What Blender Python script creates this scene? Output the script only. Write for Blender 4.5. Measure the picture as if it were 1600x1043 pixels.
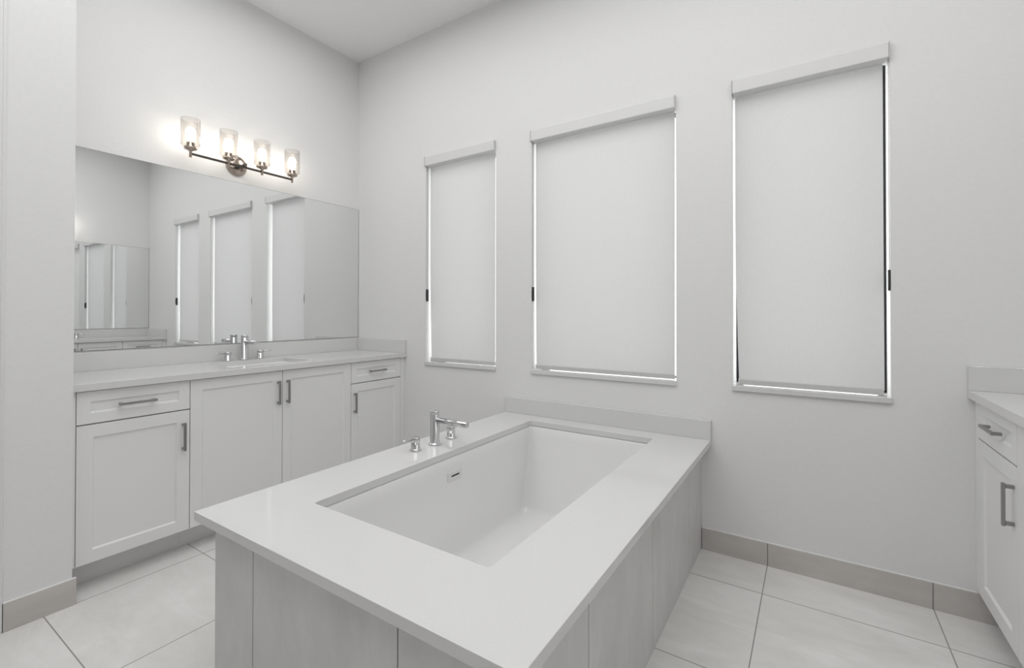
import bpy, bmesh, math
from mathutils import Vector, Matrix

for o in list(bpy.data.objects):
    bpy.data.objects.remove(o, do_unlink=True)
scn = bpy.context.scene
COL = scn.collection

# ------------------------------------------------------------------ camera
CAM = Vector((3.2227, -2.5678, 1.2224))
yaw, pitch, roll = 0.5764, 0.0076, 0.0006
cam_data = bpy.data.cameras.new('camera')
cam = bpy.data.objects.new('camera', cam_data)
COL.objects.link(cam)
fw = Vector((-math.sin(yaw)*math.cos(pitch), math.cos(yaw)*math.cos(pitch), math.sin(pitch)))
rt = Vector((math.cos(yaw), math.sin(yaw), 0)); up = rt.cross(fw)
r2 = rt*math.cos(roll)+up*math.sin(roll); u2 = -rt*math.sin(roll)+up*math.cos(roll)
m = Matrix((r2, u2, -fw)).transposed().to_4x4(); m.translation = CAM
cam.matrix_world = m
cam_data.sensor_fit = 'HORIZONTAL'; cam_data.sensor_width = 36.0
cam_data.lens = 722.466/1600*36.0
cam_data.shift_x = 0.0
cam_data.shift_y = -38.19/1600
cam_data.clip_start = 0.02
scn.camera = cam

# ------------------------------------------------------------------ world, lights, exposure
world = bpy.data.worlds.new('overcast_sky'); scn.world = world
world.use_nodes = True
bg = world.node_tree.nodes['Background']
bg.inputs['Color'].default_value = (0.99, 0.995, 1.0, 1)
bg.inputs['Strength'].default_value = 3.0
scn.view_settings.view_transform = 'Standard'
scn.view_settings.look = 'None'
scn.view_settings.gamma = 1.0
scn.view_settings.exposure = 0.12
scn.view_settings.use_curve_mapping = False

def area(name, loc, rot, sx, sy, power, color=(1, 1, 1)):
    l = bpy.data.lights.new(name, 'AREA'); l.shape = 'RECTANGLE'
    l.size = sx; l.size_y = sy; l.energy = power; l.color = color
    o = bpy.data.objects.new(name, l); COL.objects.link(o)
    o.location = loc; o.rotation_euler = rot
    return o
area('added_ceiling_fill', (2.16, -1.95, 3.30), (0, 0, 0), 3.5, 2.9, 48)  # unseen soft fill added below the ceiling to brighten the room

# ------------------------------------------------------------------ measures (metres)
W, H = 4.3225, 3.342          # room width, ceiling height
YF = -4.7                      # wall behind the camera
ZC = 0.914                     # vanity worktop
PX, PY = 0.615, -1.940         # partition face / end
TILE = 0.582

# ------------------------------------------------------------------ materials
def mat(name, color, rough=0.5, metal=0.0, coat=0.0, spec=0.5):
    mt = bpy.data.materials.new(name); mt.use_nodes = True
    b = mt.node_tree.nodes['Principled BSDF']
    b.inputs['Base Color'].default_value = (*color, 1)
    b.inputs['Roughness'].default_value = rough
    b.inputs['Metallic'].default_value = metal
    b.inputs['Coat Weight'].default_value = coat
    b.inputs['Coat Roughness'].default_value = 0.05
    b.inputs['Specular IOR Level'].default_value = spec
    return mt

def noise_mix(mt, c1, c2, scale, vec_scale=(1, 1, 1), detail=4, rough=0.55, lo=0.35, hi=0.65, bump=0.0, distort=0.0):
    nt = mt.node_tree; N = nt.nodes; L = nt.links; b = N['Principled BSDF']
    g = N.new('ShaderNodeNewGeometry'); mp = N.new('ShaderNodeMapping'); mp.inputs['Scale'].default_value = vec_scale
    L.new(g.outputs['Position'], mp.inputs['Vector'])
    n = N.new('ShaderNodeTexNoise'); n.inputs['Scale'].default_value = scale; n.inputs['Detail'].default_value = detail
    n.inputs['Roughness'].default_value = rough; n.inputs['Distortion'].default_value = distort
    L.new(mp.outputs[0], n.inputs['Vector'])
    r = N.new('ShaderNodeValToRGB')
    r.color_ramp.elements[0].position = lo; r.color_ramp.elements[0].color = (*c1, 1)
    r.color_ramp.elements[1].position = hi; r.color_ramp.elements[1].color = (*c2, 1)
    L.new(n.outputs['Fac'], r.inputs['Fac']); L.new(r.outputs['Color'], b.inputs['Base Color'])
    if bump:
        bp = N.new('ShaderNodeBump'); bp.inputs['Strength'].default_value = bump; bp.inputs['Distance'].default_value = 0.002
        L.new(n.outputs['Fac'], bp.inputs['Height']); L.new(bp.outputs['Normal'], b.inputs['Normal'])
    return r

M = {}
M['wall'] = mat('wall_paint', (0.74, 0.74, 0.738), 0.75, spec=0.3)
noise_mix(M['wall'], (0.815, 0.815, 0.812), (0.83, 0.83, 0.827), 60, detail=3, bump=0.02)
M['ceiling'] = mat('ceiling_paint', (0.92, 0.92, 0.918), 0.9, spec=0.2)
M['trim'] = mat('trim_paint', (0.78, 0.78, 0.78), 0.4)
M['cabinet'] = mat('cabinet_lacquer', (0.85, 0.85, 0.845), 0.42)
M['toe'] = mat('toe_kick_lacquer', (0.85, 0.85, 0.845), 0.5)
M['quartz'] = mat('white_quartz', (0.76, 0.76, 0.757), 0.07)
noise_mix(M['quartz'], (0.715, 0.715, 0.711), (0.73, 0.73, 0.725), 140, detail=3)
M['enamel'] = mat('tub_acrylic', (0.86, 0.86, 0.857), 0.12, coat=0.5)
M['porcelain'] = mat('sink_porcelain', (0.85, 0.85, 0.85), 0.08, coat=0.5)
M['chrome'] = mat('chrome', (0.62, 0.62, 0.63), 0.05, metal=1)
M['nickel'] = mat('brushed_nickel', (0.36, 0.355, 0.35), 0.32, metal=1)
M['bronze'] = mat('sconce_metal', (0.10, 0.088, 0.08), 0.35, metal=1)
M['polished'] = mat('sconce_plate_metal', (0.46, 0.39, 0.335), 0.15, metal=1)
M['mirror'] = mat('mirror_silver', (0.86, 0.87, 0.87), 0.0, metal=1)
M['mirror_edge'] = mat('mirror_edge', (0.12, 0.12, 0.12), 0.3)
M['black'] = mat('black_frame', (0.012, 0.012, 0.014), 0.4)
M['darkplastic'] = mat('dark_plastic', (0.03, 0.03, 0.032), 0.5)
M['gap'] = mat('cabinet_shadow_gap', (0.10, 0.10, 0.10), 0.8)
M['grout'] = mat('grout', (0.24, 0.235, 0.225), 0.9)
M['caulk'] = mat('white_caulk', (0.88, 0.88, 0.88), 0.4)
M['rail'] = mat('blind_rail', (0.74, 0.74, 0.74), 0.4)
M['hem'] = mat('hem_rail', (0.60, 0.60, 0.60), 0.4)
M['chain'] = mat('bead_chain', (0.62, 0.62, 0.62), 0.4)
M['slot'] = mat('overflow_slot', (0.01, 0.01, 0.01), 0.5)

# porcelain tile for the skirting, soft beige clouding
M['skirt'] = mat('skirting_tile', (0.55, 0.53, 0.50), 0.4)
noise_mix(M['skirt'], (0.54, 0.515, 0.49), (0.63, 0.61, 0.585), 3.5, (1, 1, 3), detail=6, lo=0.3, hi=0.7)
# vertical plank tile around the tub
M['plank'] = mat('surround_tile', (0.55, 0.55, 0.54), 0.42)
noise_mix(M['plank'], (0.62, 0.618, 0.61), (0.73, 0.728, 0.72), 3.0, (2.2, 2.2, 0.9), detail=10, rough=0.68, lo=0.3, hi=0.68, bump=0.05, distort=0.25)

# floor tile: square grid of large beige porcelain, light veins, grout
def floor_material():
    mt = mat('floor_tile', (0.66, 0.645, 0.62), 0.33)
    r = noise_mix(mt, (0.70, 0.688, 0.665), (0.85, 0.843, 0.83), 2.6, (1.0, 2.4, 1), detail=12, rough=0.68, lo=0.28, hi=0.7, distort=0.5)
    nt = mt.node_tree; N = nt.nodes; L = nt.links; b = N['Principled BSDF']
    g = N.new('ShaderNodeNewGeometry'); s = N.new('ShaderNodeSeparateXYZ'); L.new(g.outputs['Position'], s.inputs[0])
    def line(out, off, pitch):
        a = N.new('ShaderNodeMath'); a.operation = 'ADD'; a.inputs[1].default_value = off; L.new(s.outputs[out], a.inputs[0])
        pp = N.new('ShaderNodeMath'); pp.operation = 'PINGPONG'; pp.inputs[1].default_value = pitch/2; L.new(a.outputs[0], pp.inputs[0])
        lt = N.new('ShaderNodeMath'); lt.operation = 'LESS_THAN'; lt.inputs[1].default_value = 0.0021; L.new(pp.outputs[0], lt.inputs[0])
        return lt
    lx = line('X', -3.034+20*0.604, 0.604); ly = line('Y', 0.275+20*0.584, 0.584)
    mx = N.new('ShaderNodeMath'); mx.operation = 'MAXIMUM'; L.new(lx.outputs[0], mx.inputs[0]); L.new(ly.outputs[0], mx.inputs[1])
    mix = N.new('ShaderNodeMix'); mix.data_type = 'RGBA'
    L.new(mx.outputs[0], mix.inputs['Factor']); L.new(r.outputs['Color'], mix.inputs['A']); mix.inputs['B'].default_value = (0.33, 0.32, 0.305, 1)
    L.new(mix.outputs['Result'], b.inputs['Base Color'])
    ro = N.new('ShaderNodeMath'); ro.operation = 'MULTIPLY_ADD'; ro.inputs[1].default_value = 0.5; ro.inputs[2].default_value = 0.33
    L.new(mx.outputs[0], ro.inputs[0]); L.new(ro.outputs[0], b.inputs['Roughness'])
    return mt
M['floor'] = floor_material()

# woven light filtering shade cloth
def fabric_material():
    mt = bpy.data.materials.new('shade_fabric'); mt.use_nodes = True
    N = mt.node_tree.nodes; L = mt.node_tree.links; N.clear()
    out = N.new('ShaderNodeOutputMaterial'); d = N.new('ShaderNodeBsdfDiffuse'); t = N.new('ShaderNodeBsdfTranslucent'); mx = N.new('ShaderNodeMixShader')
    g = N.new('ShaderNodeNewGeometry'); mp = N.new('ShaderNodeMapping'); mp.inputs['Scale'].default_value = (1, 1, 0.25)
    n = N.new('ShaderNodeTexNoise'); n.inputs['Scale'].default_value = 260; n.inputs['Detail'].default_value = 2
    L.new(g.outputs['Position'], mp.inputs[0]); L.new(mp.outputs[0], n.inputs['Vector'])
    r = N.new('ShaderNodeValToRGB'); r.color_ramp.elements[0].color = (0.69, 0.69, 0.69, 1); r.color_ramp.elements[1].color = (0.74, 0.74, 0.74, 1)
    L.new(n.outputs['Fac'], r.inputs['Fac']); L.new(r.outputs['Color'], d.inputs['Color']); L.new(r.outputs['Color'], t.inputs['Color'])
    mx.inputs[0].default_value = 0.115
    L.new(d.outputs[0], mx.inputs[1]); L.new(t.outputs[0], mx.inputs[2]); L.new(mx.outputs[0], out.inputs['Surface'])
    return mt
M['fabric'] = fabric_material()

def clear_glass(name, tint, gloss, rough=0.0):
    mt = bpy.data.materials.new(name); mt.use_nodes = True
    N = mt.node_tree.nodes; L = mt.node_tree.links; N.clear()
    out = N.new('ShaderNodeOutputMaterial'); t = N.new('ShaderNodeBsdfTransparent'); g = N.new('ShaderNodeBsdfGlossy'); mx = N.new('ShaderNodeMixShader')
    lw = N.new('ShaderNodeLayerWeight'); lw.inputs['Blend'].default_value = gloss
    t.inputs['Color'].default_value = (*tint, 1); g.inputs['Roughness'].default_value = rough
    L.new(lw.outputs['Facing'], mx.inputs[0]); L.new(t.outputs[0], mx.inputs[1]); L.new(g.outputs[0], mx.inputs[2]); L.new(mx.outputs[0], out.inputs['Surface'])
    return mt
M['glass'] = clear_glass('window_glass', (0.97, 0.975, 0.975), 0.1)
M['shade'] = clear_glass('lamp_glass', (0.98, 0.965, 0.948), 0.12, 0.08)

def emit(name, color, strength):
    mt = bpy.data.materials.new(name); mt.use_nodes = True
    N = mt.node_tree.nodes; L = mt.node_tree.links; N.clear()
    out = N.new('ShaderNodeOutputMaterial'); e = N.new('ShaderNodeEmission')
    e.inputs['Color'].default_value = (*color, 1); e.inputs['Strength'].default_value = strength
    L.new(e.outputs[0], out.inputs['Surface'])
    return mt
M['bulb'] = emit('glowing_bulb', (1.0, 0.95, 0.88), 14)

M['bulb_dim'] = emit('glowing_bulb_dimmed', (1.0, 0.96, 0.90), 19)

# ------------------------------------------------------------------ mesh helpers
WL = {}      # world location of every object
def B(): return bmesh.new()
def box(bm, x0, x1, y0, y1, z0, z1, mi=0):
    x0, x1 = min(x0, x1), max(x0, x1); y0, y1 = min(y0, y1), max(y0, y1)
    v = [bm.verts.new(p) for p in ((x0,y0,z0),(x1,y0,z0),(x1,y1,z0),(x0,y1,z0),(x0,y0,z1),(x1,y0,z1),(x1,y1,z1),(x0,y1,z1))]
    for f in ((0,3,2,1),(4,5,6,7),(0,1,5,4),(1,2,6,5),(2,3,7,6),(3,0,4,7)):
        bm.faces.new([v[i] for i in f]).material_index = mi
    return bm
def frame_of(d):
    d = d.normalized(); a = Vector((0, 0, 1)) if abs(d.z) < 0.9 else Vector((1, 0, 0))
    s = d.cross(a).normalized(); return s, s.cross(d).normalized()
def lathe(bm, base, axis, prof, n=28, mi=0, caps=True):
    """prof: list of (radius, distance along axis)."""
    base = Vector(base); axis = Vector(axis).normalized(); s, t = frame_of(axis); rings = []
    for r, h in prof:
        rings.append([bm.verts.new(base+axis*h+(s*math.cos(2*math.pi*k/n)+t*math.sin(2*math.pi*k/n))*max(r, 1e-4)) for k in range(n)])
    for a, b in zip(rings, rings[1:]):
        for k in range(n):
            f = bm.faces.new((a[k], a[(k+1) % n], b[(k+1) % n], b[k])); f.smooth = True; f.material_index = mi
    if caps:
        for rg in (rings[0], rings[-1]):
            bm.faces.new(rg).material_index = mi
    return bm
def tube(bm, pts, r, n=12, mi=0):
    pts = [Vector(p) for p in pts]; rings = []
    for i, p in enumerate(pts):
        d = (pts[min(i+1, len(pts)-1)]-pts[max(i-1, 0)]); s, t = frame_of(d)
        rings.append([bm.verts.new(p+(s*math.cos(2*math.pi*k/n)+t*math.sin(2*math.pi*k/n))*r) for k in range(n)])
    for a, b in zip(rings, rings[1:]):
        for k in range(n):
            f = bm.faces.new((a[k], a[(k+1) % n], b[(k+1) % n], b[k])); f.smooth = True; f.material_index = mi
    bm.faces.new(rings[0]).material_index = mi; bm.faces.new(rings[-1]).material_index = mi
    return bm
def obj(name, bm, mats, parent=None, bevel=0.0, label=None, seg=2):
    bmesh.ops.recalc_face_normals(bm, faces=bm.faces)
    xs = [v.co for v in bm.verts]
    c = Vector(((min(p.x for p in xs)+max(p.x for p in xs))/2, (min(p.y for p in xs)+max(p.y for p in xs))/2, min(p.z for p in xs)))
    for v in bm.verts: v.co -= c
    me = bpy.data.meshes.new(name); bm.to_mesh(me); bm.free()
    for k in (mats if isinstance(mats, (list, tuple)) else [mats]): me.materials.append(M[k])
    o = bpy.data.objects.new(name, me); COL.objects.link(o)
    if parent is not None:
        o.parent = parent; o.location = c-WL[parent]
    else: o.location = c
    WL[o] = c
    if bevel:
        md = o.modifiers.new('bevel', 'BEVEL'); md.width = bevel; md.segments = seg; md.limit_method = 'ANGLE'; md.angle_limit = math.radians(40)
    if label: o['label'] = label
    return o
def tag(o, label=None, cat=None, group=None, kind=None):
    if label: o['label'] = label
    if cat: o['category'] = cat
    if group: o['group'] = group
    if kind: o['kind'] = kind
    return o
def thing(name, loc, label=None, cat=None, group=None, kind=None):
    e = bpy.data.objects.new(name, None); COL.objects.link(e); e.location = loc; e.empty_display_size = 0.1
    WL[e] = Vector(loc); return tag(e, label, cat, group, kind)
def struct(name, bm, mats, label=None, bevel=0.0):
    return tag(obj(name, bm, mats, None, bevel), label, kind='structure')

# ------------------------------------------------------------------ room shell
WIN = [(0.778, 1.421), (1.704, 2.607), (2.883, 3.507)]      # x ranges of the openings
WZ0, WZ1 = 0.858, 2.385
TH = 0.21
def wall_with_holes(bm, x0, x1, z0, z1, ya, yb, holes, hz0, hz1):
    xs = sorted([x0, x1]+[v for h in holes for v in h]); zs = [z0, hz0, hz1, z1]
    vid = {}
    def V(x, y, z):
        k = (round(x, 5), round(y, 5), round(z, 5))
        if k not in vid: vid[k] = bm.verts.new((x, y, z))
        return vid[k]
    for a, b in zip(xs, xs[1:]):
        hole = any(abs(a-h[0]) < 1e-6 for h in holes)
        for i, (c, d) in enumerate(zip(zs, zs[1:])):
            if hole and i == 1: continue
            for y in (ya, yb): bm.faces.new((V(a, y, c), V(b, y, c), V(b, y, d), V(a, y, d)))
    for a, b in holes:
        for x in (a, b): bm.faces.new((V(x, ya, hz0), V(x, yb, hz0), V(x, yb, hz1), V(x, ya, hz1)))
        for z in (hz0, hz1): bm.faces.new((V(a, ya, z), V(b, ya, z), V(b, yb, z), V(a, yb, z)))
    for x in (x0, x1):
        for c, d in zip(zs, zs[1:]): bm.faces.new((V(x, ya, c), V(x, yb, c), V(x, yb, d), V(x, ya, d)))
    for z in (z0, z1):
        for a, b in zip(xs, xs[1:]): bm.faces.new((V(a, ya, z), V(b, ya, z), V(b, yb, z), V(a, yb, z)))
    return bm
struct('wall_back', wall_with_holes(B(), 0, W, 0, H, 0, TH, WIN, WZ0, WZ1), 'wall', 'pale grey painted wall with three shaded windows')
struct('wall_left', box(B(), -0.15, 0, YF, TH, 0, H), 'wall', 'pale grey painted wall behind the long vanity and mirror')
struct('wall_right', box(B(), W, W+0.15, YF, TH, 0, H), 'wall', 'pale grey painted wall behind the right vanity')
struct('wall_front', wall_with_holes(B(), -0.15, W+0.15, 0, H, YF-0.15, YF, [(1.3, 3.2)], 0.001, 2.4), 'wall', 'pale grey painted wall behind the viewer')  # opening added so the unlit box behind darkens the view from the tub
struct('wall_near_left', box(B(), 0, PX, YF, PY, 0, H), 'wall', 'pale grey wall return at the left end of the vanity')
bm = B(); yb = YF-2.6
for q in ((1.0, 3.5, yb-0.1, yb, 0, 2.7), (0.9, 1.0, yb-0.1, YF-0.151, 0, 2.7), (3.5, 3.6, yb-0.1, YF-0.151, 0, 2.7), (0.9, 3.6, yb-0.1, YF-0.151, 2.7, 2.8), (0.9, 3.6, yb-0.1, YF-0.151, -0.1, 0)): box(bm, *q)
struct('added_unlit_room', bm, 'wall', 'unseen unlit room added behind the viewer to darken reflections')  # closed box added out of view, darkens front faces and chrome reflections
struct('floor', box(B(), -0.15, W+0.15, YF-0.15, TH, -0.1, 0), 'floor', 'large square beige porcelain floor tiles')
struct('ceiling', box(B(), -0.15, W+0.15, YF-0.15, TH, H, H+0.1), 'ceiling', 'plain white ceiling')

# tiled skirtings: tiles standing on a grout strip
def skirting(name, x0, x1, y0, y1, axis, joints, face, label):
    """axis 'x' or 'y' = running direction. face = direction the tiles face."""
    bm = B(); z1 = 0.109; t = 0.010
    lo, hi = (x0, x1) if axis == 'x' else (y0, y1)
    cuts = [lo]+[j for j in sorted(joints) if lo < j < hi]+[hi]
    for i, (a, b) in enumerate(zip(cuts, cuts[1:])):
        a2 = a+(0.0016 if i else 0); b2 = b-(0.0016 if i < len(cuts)-2 else 0)
        if axis == 'x': box(bm, a2, b2, y0, y1, 0, z1)
        else: box(bm, x0, x1, a2, b2, 0, z1)
    if axis == 'x': box(bm, lo+0.003, hi-0.003, y0+0.002, y1, 0, z1-0.002, 1)
    else:
        if face > 0: box(bm, x0, x1-0.002, lo+0.003, hi-0.003, 0, z1-0.002, 1)
        else: box(bm, x0+0.002, x1, lo+0.003, hi-0.003, 0, z1-0.002, 1)
    if axis == 'x': box(bm, lo, hi, y1-0.006, y1, z1-0.001, z1+0.0025, 2)
    elif face > 0: box(bm, x0, x0+0.008, lo, hi, z1-0.001, z1+0.0025, 2)
    return struct(name, bm, ['skirt', 'grout', 'caulk'], label, 0.0006)
jx = [3.036, 3.636, 1.222]; jy = [-0.275-k*0.584 for k in range(0, 9)]
skirting('baseboard_back', 2.737, 3.83, -0.011, 0, 'x', jx, 0, 'beige tile skirting under the windows beside the tub')
skirting('baseboard_back', 0.60, 1.556, -0.011, 0, 'x', jx, 0, 'beige tile skirting between left vanity and tub')
skirting('baseboard_left', PX, PX+0.012, -2.1390, PY+0.011, 'y', [], 1, 'beige tile skirting on the wall return at left')
skirting('baseboard_right', W-0.012, W, YF, -2.0, 'y', jy, -1, 'beige tile skirting on the right wall')

# moulded door casing at the extreme left
bm = B(); cy = -2.1410
for d, t in ((0.0, 0.010), (0.012, 0.016), (0.022, 0.012), (0.062, 0.019)):
    box(bm, PX, PX+t, cy-d-(0.012 if d < 0.02 else 0.04 if d < 0.05 else 0.02), cy-d, 0, 2.95)
struct('trim_1', bm, 'trim', 'white moulded door casing at the left edge', 0.002)

# ------------------------------------------------------------------ windows
for i, (a, b) in enumerate(WIN):
    w = thing('window_%d' % (i+1), ((a+b)/2, 0.15, WZ0), kind='structure')
    w['label'] = ['narrow window nearest the left vanity', 'wide middle window behind the tub', 'tall window right of the tub'][i]
    bm = B(); f = 0.030; y0, y1 = 0.145, 0.195
    box(bm, a, a+f, y0, y1, WZ0, WZ1); box(bm, b-f, b, y0, y1, WZ0, WZ1)
    box(bm, a+f, b-f, y0, y1, WZ0, WZ0+0.005); box(bm, a+f, b-f, y0, y1, WZ1-f, WZ1)
    obj('window_frame', bm, 'black', w, 0.002, 'black metal window frame')
    obj('pane', box(B(), a+f, b-f, 0.168, 0.174, WZ0+0.005, WZ1-f), 'glass', w)
    # sill board: shallow slab, nose proud of the wall
    obj('window_sill', box(B(), a-0.002, b+0.002, -0.013, 0.144, 0.834, 0.8585), 'quartz', w, 0.002, 'white slab sill')

# ------------------------------------------------------------------ roller blinds
def chain(bm, x, y, z0, z1):
    n = int((z1-z0)/0.012)
    tube(bm, [(x, y, z0), (x, y, z1)], 0.0007, 6)
    for k in range(n):
        c = Vector((x, y, z0+(k+0.5)*(z1-z0)/n)); bmesh.ops.create_icosphere(bm, subdivisions=1, radius=0.0021, matrix=Matrix.Translation(c))
BL = ['narrow white roller blind, the smallest, nearest the mirror wall', 'wide white roller blind on the middle window directly behind the tub',
      'tall white roller blind with dark side gaps, right of the tub']
for i, (a, b) in enumerate(WIN):
    t = thing('roller_blind', ((a+b)/2, 0.02, WZ0+0.012), BL[i], 'blind', 'white roller blinds on the three windows')
    # cassette: slightly proud of the wall, rounded lower lip
    bm = B(); box(bm, a+0.004, b-0.004, -0.020, 0.060, 2.327, 2.392)
    obj('cassette', bm, 'rail', t, 0.003)
    for xa in (a, b-0.0035):
        obj('end_bracket', box(B(), xa, xa+0.0035, -0.0215, 0.060, 2.322, 2.395), 'chain', t, 0.0008)
    last = i == 2
    gl, gr = (0.007, 0.0295) if not last else (0.010, 0.020)
    if i == 1: gl, gr = 0.009, 0.0145
    # cloth, narrowing a touch towards the hem where it has curled
    bm = B(); rows = 24; zt, zb = 2.335, 0.880; Vv = []
    for k in range(rows+1):
        s = k/rows; z = zt+(zb-zt)*s; c = max(0, (s-0.45)/0.55)**1.6
        xl = a+gl+(0.014 if i != 1 else 0.004)*c; xr = b-gr-(0.002 if not last else -0.001)*c
        cu = 0.003*c
        row = []
        for j, q in enumerate((0, .02, .06, .5, .94, .98, 1)):
            yy = 0.040+(cu if j in (0, 6) else cu*0.5 if j in (1, 5) else 0)
            row.append(bm.verts.new((xl+(xr-xl)*q, yy, z)))
        Vv.append(row)
    for r0, r1 in zip(Vv, Vv[1:]):
        for j in range(6):
            bm.faces.new((r0[j], r0[j+1], r1[j+1], r1[j])).smooth = True
    fo = obj('fabric', bm, 'fabric', t)
    xl = a+gl+(0.014 if i != 1 else 0.004); xr = b-gr-0.002
    bm = B(); box(bm, xl, xr, 0.033, 0.047, (0.8600, 0.8618, 0.8612)[i], 0.888); 
    rl = obj('bottom_rail', bm, 'hem', t, 0.003)
    obj('end_cap', box(B(), xl-0.0015, xl+0.004, 0.032, 0.048, (0.8595, 0.8613, 0.8607)[i], 0.889), 'rail', rl)
    # bead chain and its dark tensioner on the wall edge of the opening
    xc = (a+0.006, a+0.006, b-0.004)[i]
    bm = B(); chain(bm, xc, 0.006, 1.40, 2.322); chain(bm, xc, 0.013, 1.40, 2.322)
    obj('bead_chain', bm, 'chain', t)
    zc = (1.356, 1.345, 1.366)[i]
    bm = B(); s0 = a if not last else b-0.0085
    box(bm, s0+0.0003, s0+0.0085, 0.001, 0.022, zc-0.045, zc+0.045)
    box(bm, s0+0.001, s0+0.0075, -0.002, 0.001, zc-0.028, zc+0.028)
    obj('chain_tensioner', bm, 'darkplastic', t, 0.002, 'dark grey chain tensioner')

# ------------------------------------------------------------------ vanities
def shaker(bm, fx, out, y0, y1, z0, z1, st=0.055, th=0.019, rec=0.008, ch=0.006):
    """shaker front: plane x=fx is the outer face, out=+1/-1 the direction it looks."""
    def V(x, y, z): return bm.verts.new((x, y, z))
    X0, X1, X2 = fx, fx-out*rec, fx-out*th
    def ring(x, i): return [V(x, y0+i, z0+i), V(x, y1-i, z0+i), V(x, y1-i, z1-i), V(x, y0+i, z1-i)]
    rs = [ring(X2, 0), ring(X0, 0), ring(X0, st), ring(X1, st+ch)]
    for a, b in zip(rs, rs[1:]):
        for k in range(4): bm.faces.new((a[k], a[(k+1) % 4], b[(k+1) % 4], b[k]))
    bm.faces.new(rs[0]); bm.faces.new(rs[-1])
    return bm
def pull(parent, fx, out, y, z, length, vertical):
    bm = B(); h = length/2; w = 0.0055; p = 0.030; L = h-0.010
    x0, x1 = fx+out*(p-0.009), fx+out*p
    if vertical:
        box(bm, x0, x1, y-w, y+w, z-h, z+h)
        for s in (-1, 1): box(bm, fx+out*0.0003, x0, y-w, y+w, z+s*L-0.006, z+s*L+0.006)
    else:
        box(bm, x0, x1, y-h, y+h, z-w, z+w)
        for s in (-1, 1): box(bm, fx+out*0.0003, x0, y+s*L-0.006, y+s*L+0.006, z-w, z+w)
    return obj('handle', bm, 'nickel', parent, 0.001, 'brushed nickel bar handle')
ZT, ZB, ZD = 0.877, 0.123, 0.7305      # top of fronts, bottom of fronts, drawer/door split
def X(side, x): return x if side == 'L' else W-x
def unit(side, y0, y1, kind, label, hinge=1, drawer=True):
    """y1 < y0. hinge: +1 the handle is at the y0 end, -1 at the y1 end."""
    out = 1 if side == 'L' else -1; fx = X(side, 0.5551); bx = X(side, 0.5551-0.020)
    c = thing('vanity_cabinet', (X(side, 0.28), (y0+y1)/2, 0), label, 'cabinet', 'shaker vanity cabinets')
    bm = B(); t = 0.016
    xb = X(side, 0.004); e = 0.0004
    box(bm, xb, bx, y1+e, y1+t, ZB, 0.880); box(bm, xb, bx, y0-t, y0-e, ZB, 0.880)
    box(bm, xb, bx, y1+t, y0-t, ZB, ZB+t); box(bm, xb, X(side, 0.012), y1+t, y0-t, ZB+t, 0.880)
    if drawer: box(bm, X(side, 0.10), bx, y1+t, y0-t, ZD-0.01, ZD+0.006)
    obj('carcass', bm, 'cabinet', c)
    # toe kick board
    obj('toe_kick', box(B(), X(side, 0.425), X(side, 0.438), y1+e, y0-e, 0, ZB), 'toe', c)
    g = 0.0016
    def door(ya, yb, z1, hy, hz, hl=0.14):
        d = obj('door', shaker(B(), fx, out, ya+g, yb-g, ZB, z1), 'cabinet', c, 0.0012)
        pull(d, fx, out, hy, hz, hl, True)
    if kind == 'sink':
        ym = (y0+y1)/2
        door(y1, ym, ZT, ym-0.030, 0.750); door(ym, y0, ZT, ym+0.028, 0.750)
    else:
        d = obj('drawer', shaker(B(), fx, out, y1+g, y0-g, ZD+0.004, ZT, st=0.034 if False else 0.046), 'cabinet', c, 0.0012)
        pull(d, fx, out, (y0+y1)/2-0.004, 0.806, 0.145, False)
        hy = y0-0.032 if hinge > 0 else y1+0.026
        door(y1, y0, ZD-0.002, hy, 0.600)
    return c
def filler(side, y0, y1, label):
    fx = X(side, 0.5551)
    o = obj('filler_strip', box(B(), X(side, 0.4402), fx, y1+0.0004, y0, ZB, 0.880), 'cabinet', None, 0.001)
    return tag(o, label, 'filler panel')
unit('L', -0.0417, -0.4975, 'drawer', 'narrow grey vanity cabinet under the window end of the left counter', hinge=-1)
unit('L', -0.4975, -1.4802, 'sink', 'wide grey double-door cabinet below the left sink')
unit('L', -1.4802, -1.9172, 'drawer', 'grey cabinet with drawer at the left end, nearest the wall return', hinge=1)
filler('L', -0.0005, -0.0417, 'slim grey filler beside the left vanity at the window wall')
filler('L', -1.9180, -1.9385, 'slim grey filler at the far left end of the left vanity')
unit('R', -0.0417, -0.4500, 'drawer', 'grey cabinet at the right edge, with drawer, against the window wall', hinge=-1)
unit('R', -0.4500, -1.2600, 'sink', 'double-door cabinet under the right vanity sink')
unit('R', -1.2600, -1.6680, 'drawer', 'drawer cabinet at the near end of the right vanity', hinge=1)
filler('R', -0.0005, -0.0417, 'slim grey filler between the right vanity and window wall')

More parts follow.
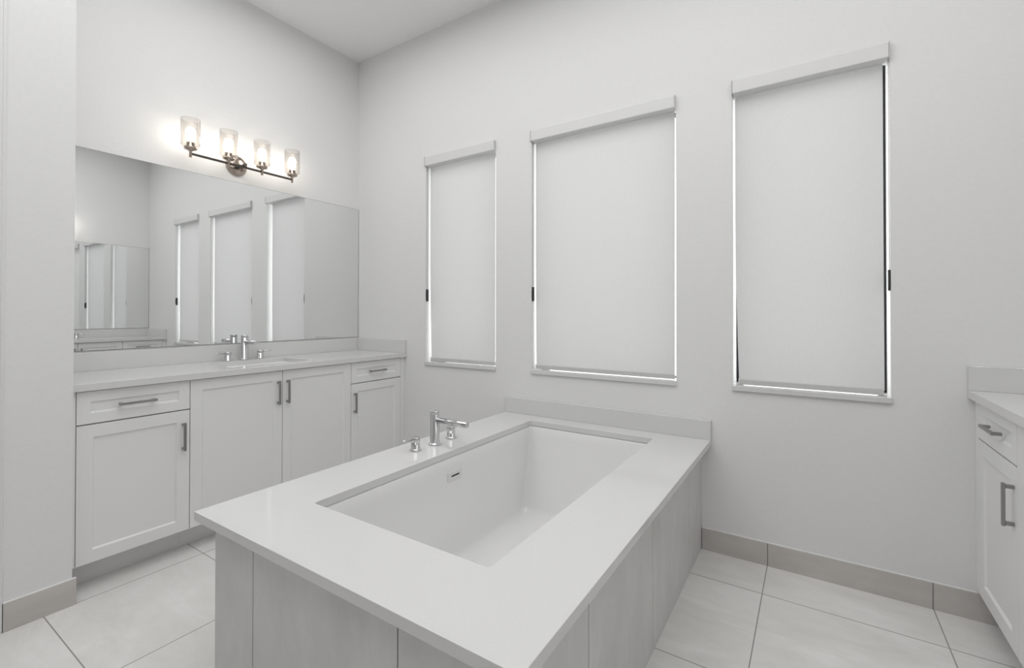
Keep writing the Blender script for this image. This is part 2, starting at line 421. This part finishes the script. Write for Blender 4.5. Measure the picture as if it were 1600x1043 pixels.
def slab_with_hole(bm, x0, x1, y0, y1, z0, z1, hx0, hx1, hy0, hy1, r=0.012, n=5):
    """rectangular slab with a rounded rectangular cut-out."""
    def inner():
        pts = []
        for cx, cy, a0 in ((hx1-r, hy1-r, 0), (hx0+r, hy1-r, 90), (hx0+r, hy0+r, 180), (hx1-r, hy0+r, 270)):
            for k in range(n+1):
                a = math.radians(a0+90*k/n); pts.append((cx+r*math.cos(a), cy+r*math.sin(a)))
        return pts
    ip = inner(); oc = [(x1, y1), (x0, y1), (x0, y0), (x1, y0)]
    vi = {z: [bm.verts.new((p[0], p[1], z)) for p in ip] for z in (z0, z1)}
    vo = {z: [bm.verts.new((p[0], p[1], z)) for p in oc] for z in (z0, z1)}
    N = len(ip); s = n+1
    for z in (z0, z1):
        for c in range(4):
            base = c*s
            for k in range(n): bm.faces.new((vo[z][c], vi[z][base+k], vi[z][base+k+1]))
            nb = ((c+1) % 4)*s
            bm.faces.new((vo[z][c], vi[z][base+n], vi[z][nb], vo[z][(c+1) % 4]))
    for k in range(N): bm.faces.new((vi[z0][k], vi[z0][(k+1) % N], vi[z1][(k+1) % N], vi[z1][k]))
    for k in range(4): bm.faces.new((vo[z0][k], vo[z0][(k+1) % 4], vo[z1][(k+1) % 4], vo[z1][k]))
    return bm
SK = (0.145, 0.455, -1.235, -0.735)
def basin(bm, x0, x1, y0, y1, zt, prof, n=6, drain=None):
    """bowl from nested rounded rectangles: prof = (inset_x0, inset_x1, inset_y0, inset_y1, z, radius)."""
    rings = []
    for (i0, i1, j0, j1, z, r) in prof:
        a0, a1, b0, b1 = x0+i0, x1-i1, y0+j0, y1-j1; pts = []
        for cx, cy, an in ((a1-r, b1-r, 0), (a0+r, b1-r, 90), (a0+r, b0+r, 180), (a1-r, b0+r, 270)):
            for k in range(n+1):
                a = math.radians(an+90*k/n); pts.append(bm.verts.new((cx+r*math.cos(a), cy+r*math.sin(a), z)))
        rings.append(pts)
    N = len(rings[0])
    for a, b in zip(rings, rings[1:]):
        for k in range(N):
            bm.faces.new((a[k], a[(k+1) % N], b[(k+1) % N], b[k])).smooth = True
    bm.faces.new(rings[-1])
    return bm
def faucet_body(bm, x, y, z, h, r, out, reach, drop, tip_up=0.0):
    lathe(bm, (x, y, z), (0, 0, 1), [(r*1.32, 0), (r*1.32, 0.006), (r*1.12, 0.010), (r, 0.012), (r, h-0.018), (r*0.96, h-0.017), (r*0.96, h-0.015), (r, h-0.014), (r, h-0.001), (r-0.0015, h)], 32)
    zz = z+h-0.045
    lathe(bm, (x, y, zz), (out, 0, tip_up), [(r*0.62, 0), (r*0.62, reach-0.0015), (r*0.55, reach)], 24)
    lathe(bm, (x+out*(reach-0.016), y, zz+tip_up*(reach-0.016)+0.002), (0, 0, -1), [(r*0.46, 0), (r*0.46, drop), (r*0.38, drop+0.001)], 20)
def faucet_handle(parent, x, y, z, ldir, h=0.058, r=0.018, ll=0.055, lr=0.0042):
    bm = B()
    lathe(bm, (x, y, z), (0, 0, 1), [(r*1.30, 0), (r*1.30, 0.005), (r*1.08, 0.010), (r, 0.012), (r, h*0.62), (r*0.94, h*0.63), (r*0.94, h*0.66), (r, h*0.67), (r, h-0.001), (r-0.0015, h)], 28)
    hd = obj('handle', bm, 'chrome', parent)
    d = Vector(ldir).normalized(); bm = B()
    lathe(bm, Vector((x, y, z+h*0.84))+d*(r*0.92), d, [(lr, 0), (lr, ll), (lr*0.8, ll+0.001)], 16)
    obj('lever', bm, 'chrome', hd)

VAN = {'L': 'left', 'R': 'right'}
for side in 'LR':
    out = 1 if side == 'L' else -1; yEnd = PY+0.001 if side == 'L' else -1.690; fy = -0.969 if side == 'L' else -0.855; sy0, sy1 = fy-0.266, fy+0.234
    xs = sorted((X(side, SK[0]), X(side, SK[1]))); xe = sorted((X(side, 0.0005), X(side, 0.5764)))
    c = tag(obj('vanity_countertop', slab_with_hole(B(), xe[0], xe[1], yEnd, -0.0005, 0.881, ZC, xs[0], xs[1], sy0, sy1), 'quartz', None, 0.0015),
            'white quartz countertop on the %s' % ('long vanity under the big mirror' if side == 'L' else 'vanity at the right edge'), 'countertop', 'white quartz vanity tops')
    obj('backsplash', box(B(), X(side, 0.0005), X(side, 0.0205), yEnd, -0.0005, ZC, 1.012), 'quartz', c, 0.0015)
    obj('side_splash', box(B(), X(side, 0.0207), X(side, 0.5764), -0.0205, -0.0005, ZC, 1.012), 'quartz', c, 0.0015)
    # undermount sink
    bm = B()
    basin(bm, xs[0], xs[1], sy0, sy1, 0.88, [(-.025, -.025, -.025, -.025, .880, .03), (-.004, -.004, -.004, -.004, .880, .025), (0, 0, 0, 0, .872, .028), (.006, .006, .008, .008, .80, .035),
          (.014, .014, .018, .018, .768, .04), (.035, .035, .05, .05, .752, .04), (.10, .10, .17, .17, .746, .04)])
    s = thing('undermount_sink', ((xs[0]+xs[1])/2, (sy0+sy1)/2, 0.746), 'white rectangular undermount sink in the %s countertop' % VAN[side], 'sink', 'white undermount sinks')
    so = obj('basin', bm, 'porcelain', s); sm = so.modifiers.new('thickness', 'SOLIDIFY'); sm.thickness = 0.008; sm.offset = 1
    bm = B(); lathe(bm, ((xs[0]+xs[1])/2, (sy0+sy1)/2, 0.747), (0, 0, 1), [(0.022, 0), (0.022, 0.003), (0.016, 0.004)]); obj('drain', bm, 'chrome', s)
    # widespread faucet
    fx = X(side, 0.078); f = thing('sink_faucet', (fx, fy, ZC), 'chrome three-piece faucet behind the %s sink%s' % (VAN[side], ', below the mirror' if side == 'L' else ''), 'faucet', 'chrome widespread faucets at the sinks')
    bm = B(); faucet_body(bm, fx, fy, ZC, 0.162, 0.0215, out, 0.140, 0.010); obj('spout', bm, 'chrome', f)
    faucet_handle(f, fx, fy-0.104, ZC, (0.05*out, -1, 0.02), r=0.0195, lr=0.0038)
    faucet_handle(f, fx, fy+0.104, ZC, (0.05*out, 1, 0.02), r=0.0195, lr=0.0038)
    # mirror
    y1 = -1.9375 if side == 'L' else -1.69
    mi = thing('wall_mirror', (X(side, 0.003), (y1)/2, 1.021), ('large frameless mirror above the left vanity' if side == 'L' else 'large frameless mirror above the right vanity'), 'mirror', 'frameless wall mirrors')
    obj('mirror_backing', box(B(), X(side, 0.0004), X(side, 0.004), y1, -0.003, 1.0205, 2.0935), 'mirror_edge', mi)
    obj('mirror_glass', box(B(), X(side, 0.0041), X(side, 0.007), y1+0.0015, -0.0048, 1.0225, 2.0915), 'mirror', mi)

# ------------------------------------------------------------------ vanity lights
def vanity_light(side, bulb):
    out = 1 if side == 'L' else -1; x0 = X(side, 0); xb = X(side, 0.12); zb = 2.170; yc = -0.99 if side == 'L' else -1.19
    t = thing('vanity_light', (x0, yc, 2.20), 'four-lamp bronze bar light with clear glass shades above the %s mirror' % VAN[side], 'wall light', 'four-lamp bar lights')
    bm = B(); lathe(bm, (x0+out*0.0004, yc, 2.203), (out, 0, 0), [(0.068, 0), (0.068, 0.006), (0.064, 0.012), (0.052, 0.019), (0.030, 0.024), (0.0, 0.026)], 40)
    obj('backplate', bm, 'polished', t, label='round polished bronze backplate')
    bm = B(); lathe(bm, (x0+out*0.024, yc, 2.190), (out, 0, 0), [(0.014, 0), (0.014, 0.03), (0.009, 0.034), (0.009, 0.10)], 20)
    tube(bm, [(xb, yc, 2.192), (xb, yc, zb)], 0.008, 14)
    obj('arm', bm, 'bronze', t)
    ys = (yc-0.319, yc-0.105, yc+0.108, yc+0.322)
    bm = B(); box(bm, xb-0.006, xb+0.006, ys[0], ys[3], zb-0.006, zb+0.006)
    obj('crossbar', bm, 'bronze', t, 0.001)
    for y in ys:
        bm = B()
        lathe(bm, (xb, y, zb-0.022), (0, 0, 1), [(0.0065, 0), (0.0075, 0.002), (0.0075, 0.030), (0.010, 0.036), (0.012, 0.042), (0.030, 0.046), (0.034, 0.050), (0.034, 0.060), (0.030, 0.063), (0.021, 0.064), (0.021, 0.088), (0.019, 0.089)], 28)
        h = obj('lamp_holder', bm, 'polished', t, label='bronze lamp holder cup')
        bm = B(); zs = zb+0.0425
        lathe(bm, (xb, y, zs), (0, 0, 1), [(0.030, 0), (0.046, 0.001), (0.0505, 0.005), (0.0505, 0.162), (0.0475, 0.162), (0.0475, 0.007), (0.044, 0.004), (0.030, 0.0035)], 40, caps=False)
        obj('glass_shade', bm, 'shade', t, label='clear glass cylinder shade')
        bm = B(); zz = zb+0.0675
        lathe(bm, (xb, y, zz), (0, 0, 1), [(0.013, 0), (0.013, 0.018), (0.017, 0.030), (0.0245, 0.048), (0.0265, 0.060), (0.024, 0.074), (0.016, 0.086), (0.006, 0.0915), (0.0005, 0.092)], 24)
        obj('bulb', bm, bulb, t, label='glowing warm white bulb')
vanity_light('L', 'bulb'); vanity_light('R', 'bulb_dim')

# ------------------------------------------------------------------ tub
TX0, TX1, TY, TZ = 1.5148, 2.7814, -1.8584, 0.5702
BX0, BX1, BY = 1.559, 2.7344, -1.813
IX0, IX1, IY0, IY1 = 1.7833, 2.5255, -1.6015, -0.1458
d = tag(obj('tub_deck', slab_with_hole(B(), TX0, TX1, TY, -0.0005, TZ-0.030, TZ, IX0, IX1, IY0, IY1, r=0.008), 'quartz', None, 0.0015),
        'thick white quartz slab framing the sunken bathtub', 'tub deck')
obj('backsplash', box(B(), TX0, TX1, -0.0205, -0.0005, TZ, 0.6701), 'quartz', d, 0.0015)

sr = thing('tub_surround', ((BX0+BX1)/2, BY/2, 0), 'grey-beige tiled box supporting the bathtub and its quartz deck', 'tub surround')
zt = TZ-0.0305; t = 0.010; g = 0.0021
def panels(name, cuts, fn, backing):
    bm = B()
    for i, (a, b) in enumerate(zip(cuts, cuts[1:])):
        fn(bm, a+(g if i else 0), b-(g if i < len(cuts)-2 else 0))
    backing(bm)
    obj(name, bm, ['plank', 'grout'], sr, 0.0008)
panels('front_panel', [BX0, 1.793, 2.418, BX1], lambda bm, a, b: box(bm, a, b, BY, BY+t, 0, zt), lambda bm: box(bm, BX0+0.003, BX1-0.003, BY+0.003, BY+0.03, 0, zt-0.001, 1))
panels('side_panel', [BY+t+0.0002, -1.451, -0.881, -0.291, -0.0005], lambda bm, a, b: box(bm, BX1-t, BX1, a, b, 0, zt), lambda bm: box(bm, BX1-0.03, BX1-0.003, BY+0.04, -0.003, 0, zt-0.001, 1))
panels('side_panel', [BY+t+0.0002, -1.451, -0.881, -0.291, -0.0005], lambda bm, a, b: box(bm, BX0, BX0+t, a, b, 0, zt), lambda bm: box(bm, BX0+0.003, BX0+0.03, BY+0.04, -0.003, 0, zt-0.001, 1))

obj('caulk_bead', box(B(), BX1+0.0002, BX1+0.004, -0.005, -0.0004, 0.112, zt), 'caulk', sr, label='white caulk line at the wall')

tb = thing('bathtub', ((IX0+IX1)/2, (IY0+IY1)/2, 0.05), 'white rectangular drop-in bathtub sunk beneath the quartz deck', 'bathtub')
bm = B(); zr = TZ-0.031
basin(bm, IX0, IX1, IY0, IY1, zr, [(-.03, -.03, -.03, -.03, zr-.004, .03), (-.009, -.009, -.009, -.009, zr-.004, .026), (-.006, -.006, -.006, -.006, zr-.009, .025), (-.004, -.004, .0, .0, zr-.05, .026),
      (.012, .012, .10, .085, .16, .032), (.016, .016, .125, .105, .10, .034), (.024, .024, .145, .120, .075, .036), (.040, .040, .17, .14, .062, .04), (.08, .08, .22, .18, .057, .045), (.28, .28, .55, .5, .054, .06)], n=10)
to = obj('tub_shell', bm, 'enamel', tb); sm = to.modifiers.new('thickness', 'SOLIDIFY'); sm.thickness = 0.006; sm.offset = 1
# overflow plate on the faucet side wall
bm = B(); oy, oz = -0.862, 0.452; ox = IX0+0.0005
box(bm, ox-0.002, ox+0.009, oy-0.052, oy+0.052, oz-0.021, oz+0.021)
ov = obj('overflow_cover', bm, 'trim', tb, 0.002, 'white rectangular overflow cover')
obj('overflow_slot', box(B(), ox+0.0085, ox+0.0096, oy-0.028, oy+0.028, oz-0.0035, oz+0.0035), 'slot', ov, label='dark overflow slot')
bm = B(); lathe(bm, (2.15, -0.86, 0.0545), (0, 0, 1), [(0.03, 0), (0.03, 0.004), (0.022, 0.006)]); obj('drain', bm, 'chrome', tb)
# tub filler
f = thing('tub_faucet', (1.648, -0.848, TZ), 'chrome three-piece tub filler standing on the quartz deck', 'faucet')
bm = B(); faucet_body(bm, 1.648, -0.848, TZ, 0.168, 0.0232, 1, 0.205, 0.012); obj('spout', bm, 'chrome', f)
faucet_handle(f, 1.640, -0.972, TZ, (-0.25, -1, 0.0), h=0.064, r=0.0212, ll=0.050, lr=0.005)
faucet_handle(f, 1.640, -0.715, TZ, (-0.25, 1, 0.0), h=0.064, r=0.0212, ll=0.050, lr=0.005)
